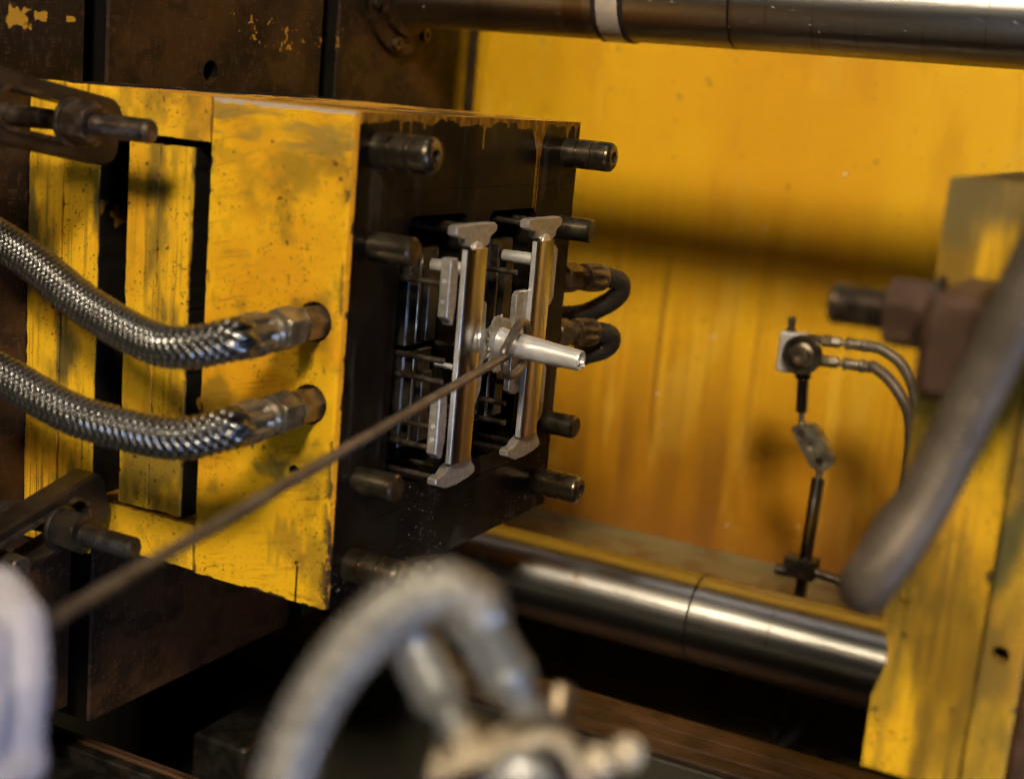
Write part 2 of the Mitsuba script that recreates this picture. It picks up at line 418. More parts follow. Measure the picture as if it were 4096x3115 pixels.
def bsdf(name, color, rough, metallic=0.0, bump=None, bscale=1.0, eps=3e-4, **kw):
    d = {'type': 'principled', 'base_color': proc(color) if callable(color) else {'type': 'rgb', 'value': list(color)},
         'roughness': proc(rough) if callable(rough) else float(rough), 'metallic': float(metallic), **kw}
    if bump:
        d = {'type': 'bumpmap', 'arbitrary': proc(bump, eps), 'scale': bscale, 'bsdf': d}
    scene[name] = {'type': 'twosided', 'bsdf': d}


def paint_bump(p, n, uv):
    return 0.00035 * fbm(p.x * 110, p.y * 110, p.z * 110, 3) + 0.00012 * noise(p.x * 700, p.y * 700, p.z * 700)


bsdf('paint_cavity', cavity_fn, cavity_rough, bump=paint_bump, specular=0.07)
bsdf('paint_rail', rail_fn, 0.5, bump=paint_bump, specular=0.4)
bsdf('paint_block', block_fn, 0.5, bump=paint_bump, specular=0.4)
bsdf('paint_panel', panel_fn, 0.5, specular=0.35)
bsdf('paint_fixed', fixed_fn, 0.5, specular=0.35)
bsdf('paint_fixed_back', fixed_back_fn, 0.55, specular=0.35)
bsdf('platen_steel', platen_fn, lambda p, n, uv: 0.45 + 0.3 * fbm(p.y * 30, p.z * 30, 1.0, 3), 0.0, specular=0.2)
_f, _r = steel((0.10, 0.085, 0.062), (0.25, 0.21, 0.15), (0.15, 0.09, 0.04), 0.28, 90, 0.5)
bsdf('pin_steel', _f, _r, 0.92)
_f, _r = steel((0.04, 0.036, 0.032), (0.10, 0.09, 0.078), (0.10, 0.06, 0.03), 0.36, 60, 0.4)
bsdf('dark_steel', _f, _r, 0.8)
_f, _r = steel((0.055, 0.042, 0.034), (0.150, 0.120, 0.095), (0.10, 0.058, 0.033), 0.34, 140, 0.5)
bsdf('clamp_steel', _f, _r, 0.75)
_f, _r = steel((0.030, 0.023, 0.018), (0.052, 0.040, 0.031), (0.05, 0.028, 0.017), 0.38, 45, 0.4)
bsdf('strap_steel', _f, _r, 0.6)
_f, _r = steel((0.070, 0.038, 0.025), (0.115, 0.066, 0.044), (0.055, 0.028, 0.016), 0.5, 50, 0.6)
bsdf('brown_steel', _f, _r, 0.35)
_f, _r = steel((0.19, 0.168, 0.13), (0.40, 0.36, 0.29), (0.17, 0.115, 0.06), 0.30, 90, 0.5)
bsdf('fitting_steel', _f, _r, 0.78)
_f, _r = steel((0.12, 0.095, 0.068), (0.24, 0.195, 0.14), (0.13, 0.075, 0.04), 0.32, 80, 0.5)
bsdf('polished_rod', (0.34, 0.33, 0.31), 0.13, 1.0)
bsdf('zinc', lambda p, n, uv: mix((0.34, 0.36, 0.38), (0.56, 0.58, 0.60), fbm(p.x * 80, p.y * 80, p.z * 80, 3)), 0.30, 0.8)
bsdf('rusty_fitting', _f, _r, 0.8)
_f, _r = steel((0.78, 0.77, 0.75), (0.92, 0.91, 0.89), (0.80, 0.78, 0.75), 0.34, 60, 0.2)
bsdf('cast_aluminum', _f, _r, 0.62)
_f, _r = steel((0.43, 0.405, 0.365), (0.53, 0.50, 0.455), (0.42, 0.385, 0.34), 0.34, 260, 0.4)
bsdf('cast_aluminum_matte', _f, _r, 0.6)
bsdf('bar_aluminum', lambda p, n, uv: mix((0.80, 0.78, 0.75), (0.62, 0.60, 0.57), smoothstep(0.3, 0.7, fbm(p.y * 160, p.z * 22, p.x * 160, 4))), lambda p, n, uv: 0.17 + 0.06 * noise(p.y * 200, p.z * 20, p.x * 200), 1.0)
_f, _r = steel((0.13, 0.108, 0.092), (0.22, 0.185, 0.155), (0.15, 0.10, 0.065), 0.34, 60, 0.4)
bsdf('rod_steel', _f, _r, 0.6)
bsdf('braid_wire', (0.4, 0.4, 0.4), 0.27, 1.0)
scene['braid_wire']['bsdf']['base_color'] = {'type': 'mesh_attribute', 'name': 'vertex_color'}
bsdf('grey_hose', lambda p, n, uv: mix((0.38, 0.37, 0.35), (0.54, 0.53, 0.50), smoothstep(0.3, 0.7, fbm(p.x * 160, p.y * 160, p.z * 160, 3))), 0.32, 0.85)
bsdf('brown_hose', lambda p, n, uv: mix((0.085, 0.068, 0.052), (0.20, 0.165, 0.13), fbm(p.x * 50, p.y * 50, p.z * 50, 4)), 0.42, 0.35)
bsdf('black_rubber', (0.022, 0.02, 0.019), 0.42)
bsdf('dark_cavity', (0.006, 0.005, 0.0045), 0.6, specular=0.2)
bsdf('brass', lambda p, n, uv: mix((0.44, 0.36, 0.24), (0.58, 0.52, 0.42), fbm(p.x * 90, p.y * 90, p.z * 90, 3)), 0.42, 0.3)
bsdf('bright_steel', (0.72, 0.70, 0.67), 0.28, 1.0)
bsdf('bed_steel', lambda p, n, uv: mix((0.040, 0.022, 0.013), (0.105, 0.055, 0.031), smoothstep(0.3, 0.7, noise(p.x * 3, p.y * 300, 1.0) * 0.3 + 0.7 * fbm(p.x * 30, p.y * 60, 1.0, 5))), 0.45, 0.3)
bsdf('bed_dark', lambda p, n, uv: mix((0.020, 0.019, 0.015), (0.05, 0.047, 0.03), fbm(p.x * 9, p.y * 9, p.z * 9, 4)), 0.6)
bsdf('tray_paint', lambda p, n, uv: mix(mix((0.20, 0.150, 0.060), (0.31, 0.24, 0.10), fbm(p.x * 12, p.y * 30, 1.0, 4)), (0.20, 0.10, 0.03), smoothstep(0.5, 0.7, fbm(p.x * 25, p.y * 40, 5.0, 4)) * 0.7), 0.5)
bsdf('glove_cloth', lambda p, n, uv: mix((0.38, 0.38, 0.47), (0.45, 0.45, 0.55), noise(p.x * 900, p.y * 900, p.z * 900)), 0.9, sheen=0.3)


def chrome_fn(p, n, uv):
    c = C3(0.58, 0.575, 0.56)
    around = dr.atan2(p.z + 0.1, p.y - 0.62)
    run = noise(p.x * 70, around * 1.2, 1.0)
    dirt = smoothstep(0.68, 0.86, run) * smoothstep(0.35, 0.6, fbm(p.x * 40, around * 3, 2.0, 3))
    c = mix(c, (0.36, 0.22, 0.07), dirt * 0.55)
    c = mix(c, (0.30, 0.20, 0.08), spots(p.x, around * 0.05, 150, 0.10, 0.22, 2.0) * 0.7)
    return mix(c, (0.42, 0.40, 0.37), smoothstep(0.4, 0.7, fbm(p.x * 9, around * 14, 3.0, 4)) * 0.55)


def chrome_bump(p, n, uv):
    return 0.00006 * noise(p.x * 30, p.y * 300, p.z * 300) + 0.0006 * spots(p.x, dr.atan2(p.z - 0.55, p.y - 0.62) * 0.05, 120, 0.08, 0.20, 2.0)


scene['chrome'] = {'type': 'twosided', 'bsdf': {'type': 'bumpmap', 'arbitrary': proc(chrome_bump, 3e-4), 'scale': 1.0, 'bsdf': {
    'type': 'roughconductor', 'distribution': 'ggx', 'alpha_u': 0.26, 'alpha_v': 0.09, 'material': 'none', 'specular_reflectance': proc(chrome_fn)}}}

# ------------------------------------------------------------------ the setting
whole('floor', cbox(-3, 3, -2.5, 3, -0.62, -0.60, 0.001), 'bed_dark', 'dark oily floor under the machine', None, False, 'structure')

PX = -0.3525          # face of the moving platen
t = thing('moving_platen', 'brown steel machine plate with black vertical slots behind the yellow mold', 'machine plate')
Z0, Z1 = -0.245, 1.05
for y0, y1 in ((-0.30, 0.068), (0.097, 0.4535), (0.4845, 0.772)):
    m = cbox(PX - 0.06, PX, y0, y1, Z0 + (0.03 if y0 < 0 else 0), Z1, 0.0025)
    if 0.09 < y0 < 0.1:
        m = minus(m, cyl((PX - 0.05, 0.252, 0.438), (PX + 0.02, 0.252, 0.438), 0.0115, 36))
    part(t, 'face_plate', m, 'platen_steel')
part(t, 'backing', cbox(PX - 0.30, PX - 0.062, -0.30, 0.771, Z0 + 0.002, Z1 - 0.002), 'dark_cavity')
BY, BR = 0.62, 0.0512
TZ, LZ = 0.5655, -0.1605
fl = lathe([(-0.002, BR), (-0.002, 0.088), (0.006, 0.088), (0.008, 0.086), (0.008, 0.0665), (0.016, 0.064), (0.018, BR + 0.0005)], (PX, BY, TZ), (1, 0, 0), 72)
k = part(t, 'flange_ring', fl, 'platen_steel')
for a in (200, 255, 310):
    a = math.radians(a)
    o = (PX, BY + 0.077 * math.cos(a), TZ + 0.077 * math.sin(a))
    part(k, 'screw_head', lathe([(0.007, 0), (0.007, 0.0085), (0.013, 0.0085), (0.0142, 0.0075), (0.0142, 0.0045), (0.010, 0.0042), (0.010, 0)], o, (1, 0, 0), 24), 'clamp_steel')

for z, lab in ((TZ, 'upper tie bar: polished steel bar crossing the top of the picture'), (LZ, 'lower tie bar: shiny polished steel bar running under the mold to the right')):
    t = thing('tie_bar', lab, 'steel bar', 'polished tie bars')
    BR = 0.0512 if z > 0 else 0.0535
    gx = 0.098 if z > 0 else 0.135
    prof = [(-0.40, BR), (gx - 0.0012, BR), (gx - 0.0006, BR - 0.0012), (gx + 0.0006, BR - 0.0012), (gx + 0.0012, BR), (0.80, BR)]
    n = 128
    m = lathe(prof, (0, BY, z), (1, 0, 0), n)
    # duplicate the seam so that the texture axes stay clean
    th = np.arange(n + 1) * 2 * np.pi / n
    a, b, c = frame((1, 0, 0))
    V, N2, UV, F = [], [], [], []
    for i, (s, r) in enumerate(prof):
        V.append(np.array((0, BY, z)) + s * a + r * (np.cos(th)[:, None] * b + np.sin(th)[:, None] * c))
        UV.append(np.c_[np.full(n + 1, s), th * BR])
    for i in range(len(prof) - 1):
        kx = np.arange(n); p = i * (n + 1) + kx
        F += [np.stack([p, p + 1, p + n + 2], 1), np.stack([p, p + n + 2, p + n + 1], 1)]
    m = trimesh.Trimesh(np.concatenate(V), np.concatenate(F), process=False)
    part(t, 'bar', m, 'chrome', smooth=True, uv=np.concatenate(UV))
    if z > 0:
        part(t, 'collar_or_reflection', lathe([(-0.0610, BR), (-0.0610, BR + 0.0016), (-0.0600, BR + 0.0020), (-0.0350, BR + 0.0020), (-0.0340, BR + 0.0016), (-0.0340, BR)], (0, BY, z), (1, 0, 0), 96), 'cast_aluminum')  # pale reflection in the polished bar, modelled as a raised light ring
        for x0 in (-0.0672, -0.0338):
            part(t, 'reflection_edge', lathe([(x0, BR), (x0, BR + 0.0014), (x0 + 0.0010, BR + 0.0022), (x0 + 0.0052, BR + 0.0022), (x0 + 0.0062, BR + 0.0014), (x0 + 0.0062, BR)], (0, BY, z), (1, 0, 0), 96), 'black_rubber')  # dark borders of that reflection, modelled as two rings
    part(t, 'joint_line', lathe([(gx - 0.0013, BR - 0.0004), (gx - 0.0012, BR + 0.0002), (gx + 0.0012, BR + 0.0002), (gx + 0.0013, BR - 0.0004)], (0, BY, z), (1, 0, 0), 96), 'dark_cavity')

PY = 1.15
t = thing('guard_panel', 'yellow painted steel panel with rust runs behind the mold', 'panel')
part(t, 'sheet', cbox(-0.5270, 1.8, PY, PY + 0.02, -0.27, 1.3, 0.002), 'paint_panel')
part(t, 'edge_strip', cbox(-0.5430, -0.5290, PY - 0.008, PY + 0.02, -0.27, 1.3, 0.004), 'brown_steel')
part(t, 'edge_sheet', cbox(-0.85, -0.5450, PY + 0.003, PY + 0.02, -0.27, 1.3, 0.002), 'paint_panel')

t = thing('drip_tray', 'dirty olive and beige ledge along the foot of the yellow panel', 'tray')
tray = prism(sg.Polygon([(1.147, -0.245), (1.147, -0.256), (1.05, -0.268), (0.80, -0.278), (0.80, -0.295), (1.19, -0.295), (1.19, -0.275), (1.149, -0.275), (1.149, -0.245)]), -0.7, 1.5, 'yz')
part(t, 'ledge', tray, 'tray_paint', 25)

t = thing('machine_bed', 'brown machine bed rail with dark hollow below the tie bar', 'machine bed')
for y0, y1 in ((0.525, 0.556), (0.5562, 0.592), (0.5923, 0.632)):
    part(t, 'slide_strip', cbox(-1.2, 1.2, y0, y1, -0.308, -0.30, 0.002), 'bed_steel')
part(t, 'rail_base', cbox(-1.2, 1.2, 0.522, 0.636, -0.6, -0.3085, 0.002), 'bed_dark')
for y0, y1, z in ((0.05, 0.128, -0.315), (0.131, 0.146, -0.303), (0.149, 0.162, -0.303)):
    part(t, 'slide_strip', cbox(-1.2, 0.9, y0, y1, z - 0.03, z, 0.002), 'bed_steel' if y0 > 0.14 else 'dark_steel')
part(t, 'rail_base', cbox(-1.2, 0.9, 0.05, 0.162, -0.6, -0.347, 0.002), 'bed_dark')
part(t, 'rear_wall', cbox(-1.2, 1.2, 0.93, 0.96, -0.6, -0.297, 0.002), 'tray_paint')
whole('steel_block', cbox(-0.40, -0.32, 0.33, 0.42, -0.598, -0.36, 0.004), 'dark_steel', 'dark grey steel block in the shadow at the bottom left', 'block')

# ------------------------------------------------------------------ the moving mold half
H, W = 0.42, 0.4293
mold = thing('mold', 'left half of a yellow steel mold with a black face and steel pins', 'mold')
# cavity plate: outline in x, y with a chamfered front arris
out = sg.Polygon([(-0.144, 0), (-0.0055, 0), (-0.0030, 0.0012), (-0.0008, 0.0042), (0, 0.006), (0, W - 0.002), (-0.002, W), (-0.144, W)])
body = prism(out, 0, H, 'xy')
cuts = []
r = np.random.default_rng(3)
for k in range(9):  # nicks along the lower and the front arris
    x = r.uniform(-0.14, -0.008); s = r.uniform(0.0008, 0.0036)
    cuts.append(trimesh.creation.box((s * r.uniform(1.2, 4.5), 0.006, s * 0.9), trimesh.transformations.translation_matrix((x, -0.001, -0.0002 * k / 26))))
for k in range(14):
    z = abs(r.normal(0, 0.10)) + 0.004; s = r.uniform(0.001, 0.003)
    cuts.append(turn(trimesh.creation.box((0.005, 0.005, s * 2.6), trimesh.transformations.translation_matrix((-0.0015, 0.0008, z))), (0, 0, 1), 30, (-0.0015, 0.0008, z)))
for z in (0.246, 0.176):
    cuts.append(cyl((-0.030, -0.01, z), (-0.030, 0.07, z), 0.0172, 48))
cuts.append(cyl((-0.0415, -0.01, 0.1155), (-0.0415, 0.03, 0.1155), 0.0055, 24))
cuts.append(trimesh.creation.box((0.0022, 0.008, 0.036), trimesh.transformations.translation_matrix((-0.0325, -0.001, 0.016))))
cuts.append(cyl((-0.0325, -0.01, 0.0345), (-0.0325, 0.004, 0.0345), 0.0028, 16))
for y0, y1 in ((0.090, 0.196), (0.238, 0.340)):
    pk = sg.box(y0, 0.086, y1, 0.333).buffer(-0.012).buffer(0.012)
    cuts.append(prism(pk, -0.045, 0.01, 'yz'))
    cuts.append(prism(sg.box(y0 - 0.022, 0.10, y1 + 0.016, 0.318).buffer(-0.004).buffer(0.004), -0.006, 0.01, 'yz'))
cuts.append(prism(sg.box(0.195, 0.165, 0.24, 0.255), -0.02, 0.01, 'yz'))
cuts.append(prism(sg.box(0.058, 0.070, 0.376, 0.352).buffer(0.004).exterior.buffer(0.0004), -0.0012, 0.01, 'yz'))
body = minus(body, *cuts)
part(mold, 'cavity_plate', body, 'paint_cavity', 20)
part(mold, 'spacer_block', bevel(ragged(-0.269, -0.1470, 0.382, H - 0.0004, 0.0006, 0.004, 1), 0, W, 0.0006, 'xz'), 'paint_block', 20)
part(mold, 'spacer_block', bevel(ragged(-0.269, -0.1462, 0.0015, 0.0435, 0.0008, 0.004, 2), 0, W, 0.0006, 'xz'), 'paint_block', 20)
part(mold, 'ejector_plate', bevel(ragged(-0.2001, -0.1640, 0.047, 0.3755, 0.0012, 0.003, 3), 0.0008, W - 0.01, 0.0006, 'xz'), 'paint_rail', 20)
part(mold, 'retainer_plate', bevel(ragged(-0.2345, -0.2003, 0.047, 0.3752, 0.0006, 0.003, 4), 0, W - 0.01, 0.0006, 'xz'), 'paint_rail', 20)
part(mold, 'clamp_plate', bevel(ragged(-0.3109, -0.2695, -0.012, H - 0.0006, 0.0006, 0.003, 5), 0.0015, W, 0.0006, 'xz'), 'paint_rail', 20)
part(mold, 'clamp_plate', bevel(ragged(-0.3520, -0.3113, -0.012, H - 0.0002, 0.0008, 0.003, 6), 0, W, 0.0006, 'xz'), 'paint_rail', 20)
part(mold, 'hollow', cbox(-0.268, -0.146, 0.12, W - 0.003, 0.045, 0.380), 'dark_cavity')  # solid near-black block standing in for the shade between the plates


def guide_pin(y, z, L=0.0545, r=0.0152):
    pr = [(-0.03, 0), (-0.03, r)]
    for s in (0.30, 0.62):
        g = L * s
        pr += [(g - 0.0018, r), (g - 0.0014, r - 0.0018), (g + 0.0014, r - 0.0018), (g + 0.0018, r)]
    pr += [(L - 0.006, r), (L - 0.003, r - 0.0008), (L - 0.0012, r - 0.0028), (L, r - 0.0055), (L, 0.0062), (L - 0.0015, 0.005), (L - 0.014, 0.0045), (L - 0.016, 0)]
    part(mold, 'guide_pin', lathe(pr, (0, y, z), (1, 0, 0), 64), 'pin_steel', 35)


def return_pin(y, z, L=0.040, r=0.0125):
    part(mold, 'return_pin', lathe([(-0.03, 0), (-0.03, r), (L - 0.0022, r), (L, r - 0.002), (L, 0)], (0, y, z), (1, 0, 0), 56), 'pin_steel', 35)


for y, z in ((0.034, 0.3900), (0.3985, 0.3885), (0.4005, 0.0318), (0.033, 0.0325)): guide_pin(y, z)
for y, z in ((0.036, 0.3105), (0.3965, 0.3110), (0.404, 0.0985), (0.036, 0.1085)): return_pin(y, z)
# core blocks in the two pockets
for y in (0.1285, 0.2780):
    for z0, z1 in ((0.213, 0.302), (0.118, 0.208)):
        part(mold, 'core_block', cbox(-0.043, -0.012, y - 0.010, y + 0.040, z0, z1, 0.0016), 'dark_steel')
        part(mold, 'core_block', cbox(-0.043, -0.004, y - 0.006, y - 0.001, z0 + 0.004, z1 - 0.004, 0.0008), 'pin_steel')
        part(mold, 'core_block', cbox(-0.043, -0.004, y + 0.012, y + 0.030, z0 + 0.004, z1 - 0.02, 0.0010), 'dark_steel')
pins = []
for dy in (0.0, 0.1395):
    pins += [(0.1085 + dy, 0.277), (0.118 + dy, 0.207), (0.118 + dy, 0.188), (0.1085 + dy, 0.148), (0.112 + dy, 0.128), (0.122 + dy, 0.0985), (0.155 + dy, 0.0985),
             (0.122 + dy, 0.324), (0.160 + dy, 0.324), (0.146 + dy, 0.16), (0.178 + dy, 0.21)]
for y, z in pins:
    pe = 0.035 if (y - 0.1275) % 0.1395 < 0.037 and 0.112 < z < 0.307 else 0.0295
    part(mold, 'ejector_pin', lathe([(-0.044, 0), (-0.044, 0.0028), (pe, 0.0028), (pe, 0)], (0, y, z), (1, 0, 0), 20), 'clamp_steel')

# ------------------------------------------------------------------ the casting on its ejector pins
cast = thing('aluminum_casting', 'shiny aluminum casting of two upright bars, overflow tabs and a tapered sprue', 'casting')
for dy in (0.0, 0.1395):
    y0, y1 = 0.1275, 0.1645
    ang = np.linspace(-1, 1, 15)   # slightly crowned front
    front = [(0.0425 - 0.0023 * a * a, (y0 + y1) / 2 + dy + a * (y1 - y0 - 0.0012) / 2) for a in ang]
    bar = prism(sg.Polygon([(0.0338, y0 + dy)] + [(0.0394, y0 + dy)] + front + [(0.0394, y1 + dy), (0.0338, y1 + dy)]).buffer(0), 0.1115, 0.3075, 'xy')
    part(cast, 'bar', bar, 'bar_aluminum', 20)
    part(cast, 'bar_side', cbox(0.0343, 0.0391, y0 + dy - 0.0004, y0 + dy + 0.004, 0.1122, 0.3068, 0.0003), 'cast_aluminum')
    nse = np.random.default_rng(int(dy * 1000) + 5)

    def tab(pts, x0, x1, c=0.0009, mat='cast_aluminum_matte'):
        q = np.array(pts) + [dy, 0]
        g = sg.Polygon(q).buffer(0.0016).buffer(-0.0032).buffer(0.0016).simplify(0.0002)
        part(cast, 'overflow_tab', bevel(g, x0, x1, c, 'yz'), mat, 25)
    tab([(0.108, 0.3205), (0.108, 0.3275), (0.114, 0.3290), (0.180, 0.3290), (0.1845, 0.3265), (0.1840, 0.321), (0.1735, 0.3165), (0.1715, 0.310), (0.163, 0.3065), (0.140, 0.3070), (0.130, 0.310), (0.126, 0.3165), (0.114, 0.3185)], 0.028, 0.0375)
    tab([(0.107, 0.096), (0.107, 0.1015), (0.113, 0.1035), (0.121, 0.1025), (0.127, 0.1075), (0.141, 0.1125), (0.171, 0.1125), (0.173, 0.106), (0.180, 0.100), (0.180, 0.0935), (0.166, 0.0905), (0.146, 0.0885), (0.126, 0.0890), (0.116, 0.0925)], 0.028, 0.0375)
    part(cast, 'gate_stub', lathe([(0.0, 0), (0.0, 0.0062), (0.0012, 0.0072), (0.0035, 0.0072), (0.0035, 0)], (0.0365, 0.147 + dy, 0.3065), (1, 0, 0), 32), 'cast_aluminum')
    if dy == 0:
        tab([(0.1045, 0.2485), (0.1045, 0.3005), (0.1165, 0.3005), (0.1185, 0.292), (0.1195, 0.284), (0.1195, 0.258), (0.1180, 0.2525), (0.1170, 0.244), (0.1150, 0.2365), (0.1125, 0.2445), (0.108, 0.246)], 0.0265, 0.0365)
        tab([(0.1185, 0.256), (0.1185, 0.287), (0.1235, 0.282), (0.1285, 0.279), (0.1285, 0.262), (0.1235, 0.258)], 0.0275, 0.0315)
        tab([(0.1040, 0.125), (0.1040, 0.177), (0.1125, 0.178), (0.1150, 0.182), (0.1175, 0.175), (0.1185, 0.165), (0.1195, 0.160), (0.1195, 0.137), (0.1180, 0.131), (0.1160, 0.120), (0.113, 0.119)], 0.0265, 0.0365)
        tab([(0.1185, 0.135), (0.1185, 0.163), (0.1235, 0.160), (0.1285, 0.157), (0.1285, 0.140), (0.1235, 0.137)], 0.0275, 0.0315)
        tab([(0.1635, 0.157), (0.1635, 0.2575), (0.178, 0.2575), (0.184, 0.254), (0.186, 0.23), (0.187, 0.20), (0.186, 0.172), (0.178, 0.158)], 0.0290, 0.0335)
        for zz in (0.28, 0.262, 0.150, 0.138):
            part(cast, 'knock_mark', lathe([(0, 0), (0, 0.0022), (0.0008, 0.0018), (0.0008, 0.0011), (0.0003, 0)], (0.0315, 0.1040, zz), (0, -1, 0), 16), 'cast_aluminum')
    else:
        tab([(0.243 - dy, 0.162), (0.243 - dy, 0.2555), (0.248 - dy, 0.2595), (0.2685 - dy, 0.2595), (0.2685 - dy, 0.158), (0.255 - dy, 0.1565)], 0.0280, 0.0345)
        tab([(0.302 - dy, 0.239), (0.302 - dy, 0.300), (0.322 - dy, 0.300), (0.3285 - dy, 0.296), (0.3285 - dy, 0.247), (0.322 - dy, 0.239)], 0.0290, 0.0335)
        tab([(0.302 - dy, 0.119), (0.302 - dy, 0.180), (0.322 - dy, 0.180), (0.3285 - dy, 0.174), (0.3285 - dy, 0.125), (0.322 - dy, 0.119)], 0.0290, 0.0335)
    part(cast, 'boss', lathe([(-0.002, 0), (-0.002, 0.0058), (0.0345, 0.0064)], (0, 0.140 + dy, 0.288), (1, 0, 0), 28), 'cast_aluminum')
    part(cast, 'boss', lathe([(0.012, 0), (0.012, 0.002), (0.0345, 0.003)], (0, 0.1335 + dy, 0.200), (1, 0, 0), 16), 'cast_aluminum')
# sprue: tapered stem with an irregular surface, a flared foot and torn flash round it
SA = np.array([1.0, 0.0, -0.055]); SA /= np.linalg.norm(SA)
SO = np.array([0.030, 0.2145, 0.2150])
prof = [(0.0, 0), (0.0, 0.0150), (0.004, 0.0142), (0.009, 0.0131), (0.015, 0.0124), (0.022, 0.0121), (0.030, 0.0119)] + [(s, 0.0119 - 0.0026 * (s - 0.03) / 0.062) for s in np.linspace(0.034, 0.0895, 22)] + [(0.0905, 0.0088), (0.0900, 0.0074), (0.0820, 0.0052), (0.0780, 0.0)]
sp = lathe(prof, SO, SA, 64)
v = np.array(sp.vertices); v = v + (meshkit.fbm(v * 130, 3, 2)[:, None] - 0.5) * 0.0010 * np.array([0.2, 1, 1]); sp.vertices = v
part(cast, 'sprue', sp, 'cast_aluminum', 40)
rr = np.random.default_rng(11)
th = np.linspace(0, 2 * np.pi, 58, endpoint=False)
rad = 0.0265 + 0.0030 * np.sin(3 * th + 1) + rr.uniform(-0.0014, 0.0032, 58)
rad[::2] -= 0.0034
part(cast, 'flash_rim', bevel(sg.Polygon(np.c_[0.2145 + rad * np.cos(th), 0.2135 + rad * np.sin(th)]), 0.0335, 0.0362, 0.0004, 'yz'), 'cast_aluminum_matte', 20)
part(cast, 'runner', cbox(0.0270, 0.0325, 0.180, 0.250, 0.198, 0.228, 0.0015), 'cast_aluminum_matte')
# torn tip of the sprue
tip = []
for k in range(5):
    a = rr.uniform(2.5, 2 * np.pi); q = rr.uniform(0.0035, 0.0066)
    a_, b_, c_ = frame(SA)
    o = SO + SA * 0.0855 + q * (b_ * math.cos(a) + c_ * math.sin(a))
    tip.append(trimesh.Trimesh(np.vstack([o + rr.normal(0, 0.0015, (7, 3)) + SA * rr.uniform(0, 0.0060, (7, 1))])).convex_hull)
o = SO + SA * 0.089 - np.array([0, 0, 0.004]) + RIGHT * 0.001
tip.append(trimesh.Trimesh(np.vstack([o + rr.normal(0, 0.002, (8, 3)), o + SA * 0.0050])).convex_hull)
part(cast, 'torn_tip', trimesh.util.concatenate(tip), 'cast_aluminum', False)

# ------------------------------------------------------------------ hooked rod and the gloved hand
c = SO + SA * 0.022
grip_pt = np.array([0.1442, -0.4708, 0.1706])
near = np.array([0.0640, 0.1520, 0.2085])
path = [grip_pt + (grip_pt - near) / np.linalg.norm(grip_pt - near) * 0.09, grip_pt, grip_pt * 0.6 + near * 0.4, near * 0.75 + grip_pt * 0.25, near]
path += [(0.0622, 0.1720, 0.2170), (0.0600, 0.1920, 0.2300), (0.0570, 0.2090, 0.2355), (0.0555, 0.2240, 0.2340), (0.0540, 0.2330, 0.2230), (0.0535, 0.2330, 0.2080),
         (0.0560, 0.2240, 0.1955), (0.0590, 0.2080, 0.1905), (0.0612, 0.1870, 0.1895), (0.0625, 0.1760, 0.1960), (0.0632, 0.1715, 0.2060)]
pp, _ = spline(path, 260)
whole('hooked_rod', sweep(pp, np.interp(np.arange(260), [0, 90, 150, 260], [0.0044, 0.0041, 0.0040, 0.0040]), 20), 'rod_steel', 'long thin brown steel rod hooked round the sprue and held by the gloved hand', 'hook rod', True)


def at(px, py, z):
    """Point of the hand: offsets given in the camera's right and down directions."""
    return CAM + z * (RIGHT * (px - 1104.5) / 3054.6 + DOWN * (py - 840) / 3054.6 + FWD)


def chain(pts):
    bones = []
    for (a, ra), (b, rb) in zip(pts[:-1], pts[1:]):
        s = [m3.Manifold.sphere(r_, 28).translate(list(map(float, q))) for q, r_ in ((a, ra), (b, rb))]
        bones.append(m3.Manifold.batch_hull(s))
    return bones


rd = near - grip_pt; rd /= np.linalg.norm(rd)
wp = thing('person', 'gloved hand of a worker at the left edge gripping the steel rod', 'person')
base = [(at(28, 1640, 0.665), 0.0135), (at(46, 1470, 0.655), 0.0128), (at(44, 1345, 0.665), 0.0122), (at(0, 1275, 0.695), 0.0115), (at(-60, 1330, 0.715), 0.0108)]
allb = []
for i, (L, s) in enumerate(((1.0, 1.0), (1.06, 1.03), (1.0, 0.98), (0.85, 0.9))):
    o = -rd * 0.0205 * i - RIGHT * 0.0045 * i
    allb += chain([(q + o, r_ * s) for q, r_ in base])
palm = [at(0, 1640, 0.672), at(-60, 1650, 0.70), at(-60, 1400, 0.72)]
for q in palm[:2]:
    allb += chain([(q, 0.016), (q - rd * 0.068, 0.016)])
allb.append(m3.Manifold.batch_hull([m3.Manifold.sphere(0.016, 24).translate(list(map(float, q))) for q in (base[0][0], base[0][0] - rd * 0.068, palm[1], palm[1] - rd * 0.068, palm[2] - rd * 0.068, at(-40, 1830, 0.69) - rd * 0.03)]))
allb += chain([(at(-50, 1560, 0.70), 0.0165), (at(-40, 1400, 0.70), 0.0140), (at(-55, 1290, 0.690), 0.0125), (at(-90, 1235, 0.68), 0.0115)])   # thumb
g = m3.Manifold.batch_boolean(allb, m3.OpType.Add).refine_to_length(0.0035)
gm = g.to_mesh(); gm = trimesh.Trimesh(gm.vert_properties[:, :3], gm.tri_verts)
trimesh.smoothing.filter_taubin(gm, iterations=12)
v = np.array(gm.vertices); gm.vertices = v + np.array(gm.vertex_normals) * ((meshkit.fbm(v * 60, 3, 4) - 0.5) * 0.0025)[:, None]
part(wp, 'glove', gm, 'glove_cloth', True)
cuff0, cuff1 = at(-60, 1800, 0.69) - rd * 0.03, at(-420, 2600, 0.55) - rd * 0.1
cp, _ = spline([cuff0, cuff0 * 0.6 + cuff1 * 0.4, cuff1], 60)
part(wp, 'sleeve', sweep(cp, 0.034 + 0.012 * np.linspace(0, 1, 60) + 0.0016 * np.sin(np.arange(60) * 1.1), 48), 'glove_cloth', True)

# ------------------------------------------------------------------ clamps


